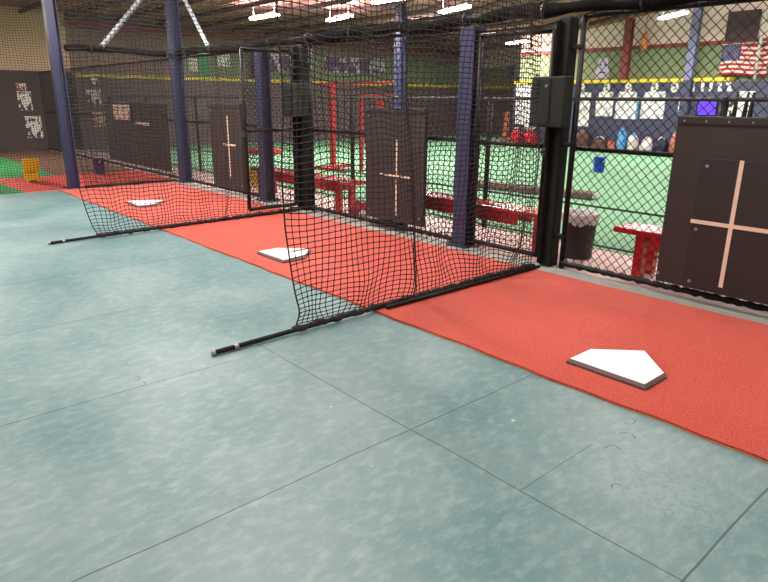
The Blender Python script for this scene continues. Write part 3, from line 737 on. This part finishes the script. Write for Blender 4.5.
# things along the navy padding
blob('gear_bag', (-10.6, 17.3, 0), (.5, .4, .5), 'bag_brown', 'brown bag against the navy wall padding, first of the row beside the black post', 'bag', 11, 'bags along the navy padding', 'bag_brown')
blob('gear_bag', (-9.98, 17.3, 0), (.44, .4, .3), 'bag_brown', 'low brown bag against the navy padding, left of the light blue bag', 'bag', 12, 'bags along the navy padding', 'bag_white')
blob('gear_bag', (-9.56, 17.3, 0), (.24, .4, .26), 'bag_orange', 'flat rust coloured bag against the navy padding', 'bag', 13, 'bags along the navy padding', 'bag_brown')
blob('gear_bag', (-9.28, 17.25, 0), (.2, .35, .52), 'bag_blue', 'light blue bag standing against the navy padding', 'bag', 14, 'bags along the navy padding', 'bag_blue')
blob('gear_bag', (-8.95, 17.25, 0), (.26, .35, .42), 'bag_white', 'pale upright bag right beside the light blue bag', 'bag', 15, 'bags along the navy padding', 'bag_blue')
blob('gear_bag', (-8.52, 17.25, 0), (.3, .4, .4), 'bag_white', 'greyish white bag in the middle of the row by the navy padding', 'bag', 16, 'bags along the navy padding', 'bag_navy')
blob('gear_bag', (-8.1, 17.25, 0), (.32, .4, .36), 'bag_navy', 'dark bag in the row by the navy padding, left of the rust coloured one', 'bag', 17, 'bags along the navy padding', 'bag_white')
blob('gear_bag', (-7.68, 17.15, 0), (.28, .35, .5), 'bag_orange', 'rust coloured bag half behind the large backstop board', 'bag', 18, 'bags along the navy padding', 'bag_white')
blob('gear_bag', (-12.95, 17.2, .0), (.4, .45, .42), 'bag_bright', 'bright red bag on the turf left of the dark green control box', 'bag', 19, 'red gear left of the control box', 'bag_white')
blob('gear_bag', (-12.42, 17.2, .0), (.4, .45, .42), 'bag_bright', 'bright red bag right beside the dark green control box', 'bag', 20, 'red gear left of the control box', 'bag_white')
blob('gear_bag', (-12.45, 17.2, .47), (.42, .3, .2), 'bag_white', 'white bag lying on top of the bright red bags', 'bag', 21, 'red gear left of the control box', 'bag_white')
t = tag(MB().box(-13.48, -13.3, 17.1, 17.2, 0, 1.0).build('red_pad', 'bag_orange', bevel=.02, origin=(0, 0, 0)), 'upright rust red pad leaning beside the red gear bags', 'pad')

def sheet(name, x0, x1, z0, z1, y, m, lab, cat='poster', group=None, bar=True):
    t = thing(name, lab, cat, ((x0 + x1) / 2, y, z0), group)
    MB().box(x0, x1, y - .015, y, z0, z1).build('sheet', m, t)
    if bar: MB().box(x0 - .01, x1 + .01, y - .025, y, z1, z1 + .03).build('header_bar', 'white_paint', t)
    return t
PY = 17.598
for x0, x1, z0, z1, lab in ((-11.1, -10.62, .62, 1.58, 'tall white poster on the navy padding, leftmost, beside the black post'),
                            (-10.42, -9.87, .93, 1.4, 'white poster on the navy padding, second from the left'),
                            (-9.78, -9.14, .87, 1.42, 'white poster on the navy padding with a blue right edge'),
                            (-9.0, -8.33, .9, 1.36, 'white poster on the navy padding, just left of the backstop board top'),
                            (-7.95, -7.72, 1.1, 1.38, 'small white sheet left of the purple screen')):
    sheet('wall_poster', x0, x1, z0, z1, PY, 'paper', lab, 'poster', 'white posters on the navy padding')
for x0, x1, lab in ((-10.35, -9.9, 'white strip above the second poster on the navy padding'), (-9.72, -9.18, 'white strip above the poster with the blue edge'), (-8.95, -8.35, 'white strip above the poster nearest the backstop board')):
    sheet('wall_strip', x0, x1, 1.47, 1.62, PY, 'paper', lab, 'strip', 'white strips above the posters', False)
tag(MB().box(-9.14, -9.08, PY - .02, PY, .87, 1.42).build('edge_strip', 'bag_blue', origin=(0, 0, 0)), 'thin light blue strip at the right edge of a white poster', 'strip')
sheet('wall_poster', -13.4, -12.75, .6, 1.84, PY, 'paper', 'tall white poster left of the dark green control box', 'poster', None)
# white marks under the yellow cap: round ones then slim ones
def ring(x, lab):
    mb = MB(); pts = [(x + .075 * math.cos(a), PY - .012, 1.73 + .11 * math.sin(a)) for a in np.linspace(0, 2 * PI, 17)]
    mb.tube(pts, .035, 6, cap=False); mb.box(x - .03, x + .03, PY - .03, PY, 1.7, 1.76)
    return tag(mb.build('wall_numeral', 'white_paint', origin=(0, 0, 0)), lab, 'marking', 'white marks under the yellow cap')
for x, lab in ((-10.95, 'round white mark under the yellow cap, nearest the black post'), (-10.13, 'round white mark under the yellow cap, second from the black post'), (-9.45, 'round white mark under the yellow cap, third from the black post'),
               (-8.68, 'round white mark under the yellow cap, fourth from the black post'), (-8.12, 'round white mark under the yellow cap, right before the blue column')): ring(x, lab)
for k, x in enumerate((-7.62, -7.38, -7.17, -6.95, -6.72)):
    mb = MB(); mb.box(x - .04, x + .03, PY - .02, PY, 1.62, 1.84)
    if k > 2: mb.box(x - .09, x - .04, PY - .02, PY, 1.78, 1.84); mb.box(x + .03, x + .07, PY - .02, PY, 1.62, 1.68)
    tag(mb.build('wall_numeral', 'white_paint', origin=(0, 0, 0)), ('first', 'second', 'third', 'fourth', 'fifth')[k] + ' slim white mark from the far blue column under the yellow cap', 'marking', 'white marks under the yellow cap')
t = thing('screen', 'lit purple screen above the top left of the large backstop board', 'screen', (-7.2, PY - .05, 1.03))
MB().box(-7.44, -6.92, PY - .06, PY, 1.0, 1.42).build('housing', 'black_paint', t)
MB().box(-7.41, -6.95, PY - .066, PY - .06, 1.03, 1.39).build('display', 'screen', t)
sheet('wall_notice', -6.8, -6.5, .98, 1.35, PY, 'paper_dense', 'white notice right of the purple screen', 'notice', None, False)
sheet('door_sign', -6.45, -6.1, 1.0, 1.62, PY, 'white_paint', 'white framed panel on the navy padding above the backstop board', 'panel', None, False)
sheet('door_sign', -5.55, -5.3, 1.05, 1.75, PY, 'white_paint', 'white panel at the right edge above the backstop board', 'panel', None, False)
# bat rack above the board
t = thing('bat_rack', 'rack of black bats behind the fence above the large backstop board', 'rack', (-2.8, 8, 0))
MB().box(-3.1, -2.3, 7.98, 8.03, 1.34, 1.38).build('rail', 'rail_grey', t)
for x in (-3.08, -2.34): MB().box(x, x + .04, 7.98, 8.03, 0, 1.34).build('leg', 'black_paint', t)
for x, dx in ((-2.98, .04), (-2.88, .05), (-2.8, .03)):
    MB().tube([(x, 7.95, .5), (x + dx, 7.95, 1.2), (x + dx * 1.2, 7.95, 1.44)], [.03, .028, .014], 8).build('bat', 'black_paint', t, smooth=True)

# upper wall things
t = thing('wall_crest', 'pale lilac crest sign on the green wall above the posters', 'sign', (-10.3, YB - .02, 1.97))
cr = MB(); pts = [(-.2, 0), (-.13, -.0), (0, .04), (.13, 0), (.2, .0), (.24, .2), (.17, .3), (.2, .42), (.12, .6), (-.12, .6), (-.2, .42), (-.17, .3), (-.24, .2)]
cr.add([(-10.55 + x, YB - .03, 2.0 + z) for x, z in pts] + [(-10.55 + x, YB - .005, 2.0 + z) for x, z in pts],
       [tuple(range(13)), tuple(range(25, 12, -1))] + [(i, 13 + i, 13 + (i + 1) % 13, (i + 1) % 13) for i in range(13)])
cr.build('board', 'lilac', t)
for x, z in ((-10.63, 2.4), (-10.47, 2.4)): MB().tube([(x, YB - .03, z), (x, YB - .037, z)], .035, 8).build('spot', 'navy_plastic', t)
MB().box(-10.66, -10.44, YB - .036, YB - .03, 2.16, 2.2).build('line', 'navy_plastic', t)
t = thing('hanging_lantern', 'small orange lantern under the beam beside the far red column', 'lantern', (-9.25, 17.7, 2.6))
MB().lathe([(0, 0), (.08, .02), (.1, .15), (.08, .4), (.05, .45), (0, .46)], (-9.2, 17.7, 2.72), 12).build('body', 'orange', t, smooth=True)
MB().tube([(-9.2, 17.7, 3.18), (-9.2, 17.7, 3.6)], .01, 5).build('cord', 'rail_grey', t)
t = thing('building_column', 'far blue building column in front of the yellow wall cap', 'column', (-7.72, 17.45, 0))
ibeam(MB(), -7.72, 17.45, 1.9, ceil_z(-7.72), .2, .16, .02).build('column', 'post_grey', t)
MB().box(-7.83, -7.61, 17.36, 17.55, 0, 1.9).build('padding', 'pad_navy', t, bevel=.02)
t = thing('building_column', 'slim blue building column seen through the middle net, above the middle board', 'column', (-11.1, 10.2, 0))
ibeam(MB(), -11.1, 10.2, 0, ceil_z(-11.1), .18, .18, .02).build('column', 'blue_steel', t)
MB().box(-11.3, -10.9, 10.0, 10.4, 0, .02).build('base_plate', 'blue_steel', t)
# flag
t = thing('flag', 'national flag with red and white stripes hung high on the back wall', 'flag', (-6.35, 17.85, 2.02))
fv = []; nx_, nz_ = 40, 13
W_, H_ = 1.13, .72
for k in range(nz_ + 1):
    for i in range(nx_ + 1):
        u = i / nx_; v = k / nz_
        fv.append((-7.13 + W_ * u + .05 * (v - .5) * 0 + .03 * (1 - v) * (u - 1) * 0, 17.8 + .035 * math.sin(u * 15 + v * 2) + .02 * math.sin(u * 31), 2.02 + H_ * v + .02 * math.sin(u * 6) - .03 * u * (1 - v)))
ff = []; fmi = []
for k in range(nz_):
    for i in range(nx_):
        a = k * (nx_ + 1) + i; ff.append((a, a + 1, a + nx_ + 2, a + nx_ + 1))
        fmi.append(2 if (k >= 6 and i < 16) else (0 if k % 2 == 0 else 1))
fo = MB(); fo.v = fv; fo.f = ff; fo.mi = fmi
c_ = fo.build('cloth', ['flag_red', 'flag_white', 'flag_blue'], t, smooth=True)
so = c_.modifiers.new('thick', 'SOLIDIFY'); so.thickness = .006
st = MB()
for r_ in range(9):
    cnt = 6 if r_ % 2 == 0 else 5
    for c in range(cnt):
        u = (.4 * (c + (.5 if cnt == 6 else 1)) / 6); v = 6 / 13 + (7 / 13) * (r_ + .8) / 9.6
        X0 = -7.13 + W_ * u; Z0 = 2.02 + H_ * v + .02 * math.sin(u * 6) - .03 * u * (1 - v); Y0 = 17.8 + .035 * math.sin(u * 15 + v * 2) + .02 * math.sin(u * 31) - .008
        P5 = []
        for q_ in range(10):
            rr = .017 if q_ % 2 == 0 else .007; a = PI / 2 + q_ * PI / 5; P5.append((X0 + rr * math.cos(a), Y0, Z0 + rr * math.sin(a)))
        st.add(P5, [tuple(range(9, -1, -1))])
st.build('stars', 'flag_white', t)
MB().tube([(-7.15, 17.83, 2.76), (-5.98, 17.83, 2.78)], .012, 6).build('rod', 'white_paint', t)
t = thing('wall_vent', 'dark louvred vent on the back wall directly above the flag', 'vent', (-6.5, YB - .02, 2.8))
MB().box(-7.15, -6.4, YB - .1, YB, 2.84, 3.55).build('frame', 'vent', t, bevel=.01)
lv = MB()
for k in range(8): lv.box(-7.11, -6.44, YB - .13, YB - .1, 2.88 + k * .083, 2.93 + k * .083)
lv.build('louvre', 'joist', t)
tag(MB().tube([(-6.2, 17.7, 1.9), (-6.22, 17.7, 3.45), (-6.05, 17.7, 3.5), (-5.5, 17.7, 3.5)], .035, 8).build('drain_pipe', 'white_paint', smooth=True, origin=(0, 0, 0)), 'pale pipe running up the back wall across the flag', 'pipe')
sheet('wall_lettering', -17.0, -15.3, 2.2, 2.75, 21.78, 'banner_mix', 'pale banner with blurred lettering on the recessed far wall', 'banner', None, False)

# left wall things (sheets lie in the plane x = const)
def lsheet(name, y0, y1, z0, z1, m, lab, cat='notice', X=XL + .062, group=None, frame='white_paint'):
    t = thing(name, lab, cat, (X, (y0 + y1) / 2, z0), group)
    MB().box(X, X + .012, y0, y1, z0, z1).build('sheet', m, t)
    MB().box(X, X + .02, y0 - .01, y1 + .01, z1, z1 + .02).build('top_edge', frame, t)
    return t
GL = 'notices on the dark left wall'
lsheet('wall_notice', 3.87, 4.09, 1.49, 1.63, 'paper_pink', 'small pinkish notice, topmost at the far left of the dark wall', group=GL)
lsheet('wall_notice', 3.86, 4.17, 1.0, 1.44, 'paper_dense', 'printed white notice between the pinkish one and the largest one', group=GL)
lsheet('wall_notice', 3.95, 4.32, .32, .84, 'paper_dense', 'largest and lowest printed white notice at the far left', group=GL)
X2 = XL + .302
lsheet('wall_notice', 5.43, 5.8, 1.14, 1.52, 'paper_dense', 'white notice just right of the left blue post, middle of three', X=X2, group=GL)
lsheet('wall_notice', 5.52, 5.85, .58, .95, 'paper_pink', 'red and white notice just right of the left blue post, lowest of three', X=X2, group=GL)
lsheet('wall_notice', 5.6, 5.75, 1.62, 1.82, 'paper_dense', 'small white notice under the yellow cap right of the left blue post', X=X2, group=GL)
GB = 'banners on the green left wall'
X3 = XL + .01
lsheet('wall_banner', 8.78, 9.13, 1.95, 2.6, 'banner_green', 'bright green part of a banner above the yellow cap beside the tall post', 'banner', X=X3, group=GB)
lsheet('wall_banner', 8.5, 8.76, 2.1, 2.6, 'flag_white', 'white banner strip above the yellow cap beside the tall post', 'banner', X=X3, group=GB)
lsheet('wall_banner', 9.4, 9.83, 2.27, 2.67, 'paper', 'white square sign on the green wall beneath the red beam', 'sign', X=X3, group=GB)
lsheet('wall_banner', 13.4, 16.2, 2.25, 2.75, 'banner_mix', 'wide pale banner with purple print seen through the middle net', 'banner', X=X3, group=GB)
lsheet('wall_banner', 10.9, 12.2, 2.2, 2.7, 'banner_mix', 'pale printed banner behind the middle control box', 'banner', X=X3, group=GB)
t = thing('fence_sign', 'pinkish sign on the dark curtain beyond the left net', 'sign', (-12.35, FY - .1, .93))
MB().box(-12.79, -11.94, FY - .1, FY - .09, .93, 1.19).build('sheet', 'paper_pink', t); MB().box(-12.8, -11.93, FY - .103, FY - .1, 1.17, 1.2).build('top_edge', 'tape', t)
t = thing('fence_tag', 'thin white tag on the dark curtain beside the pinkish sign', 'tag', (-11.4, FY - .1, .88))
MB().box(-11.7, -11.1, FY - .1, FY - .09, .86, .91).build('strip', 'tape', t); MB().box(-11.65, -11.6, FY - .103, FY - .1, .86, .93).build('clip', 'rivet', t)

# ------------------------------------------------------------------ camera, world, view
for o in bpy.data.objects:
    if '_w' in o: del o['_w']
f, yaw, pitch, roll, hgt = 621.77, -.847925, .296931, .00901, 1.313724
F_ = Vector((math.sin(yaw) * math.cos(pitch), math.cos(yaw) * math.cos(pitch), -math.sin(pitch)))
r0 = Vector((math.cos(yaw), -math.sin(yaw), 0)); u0 = r0.cross(F_)
R_ = r0 * math.cos(roll) + u0 * math.sin(roll); U_ = -r0 * math.sin(roll) + u0 * math.cos(roll)
cam = bpy.data.cameras.new('camera'); co = bpy.data.objects.new('camera', cam); COL.objects.link(co)
cam.sensor_width = 36; cam.lens = f * 36 / 768; cam.clip_start = .05; cam.clip_end = 100
m4 = Matrix(((R_.x, U_.x, -F_.x, 0), (R_.y, U_.y, -F_.y, 0), (R_.z, U_.z, -F_.z, hgt), (0, 0, 0, 1)))
co.matrix_world = m4
bpy.context.scene.camera = co
w = bpy.data.worlds.new('world'); bpy.context.scene.world = w; w.use_nodes = True
w.node_tree.nodes['Background'].inputs['Color'].default_value = (.8, .78, .76, 1); w.node_tree.nodes['Background'].inputs['Strength'].default_value = .3
sc = bpy.context.scene
sc.view_settings.view_transform = 'Standard'; sc.view_settings.look = 'None'; sc.view_settings.gamma = 1; sc.view_settings.use_curve_mapping = False
sc.view_settings.exposure = .46
sc.cycles.use_denoising = True
sc.cycles.max_bounces = 8; sc.cycles.diffuse_bounces = 4; sc.cycles.glossy_bounces = 3
sc.cycles.caustics_reflective = False; sc.cycles.caustics_refractive = False
sc.cycles.sample_clamp_indirect = 6
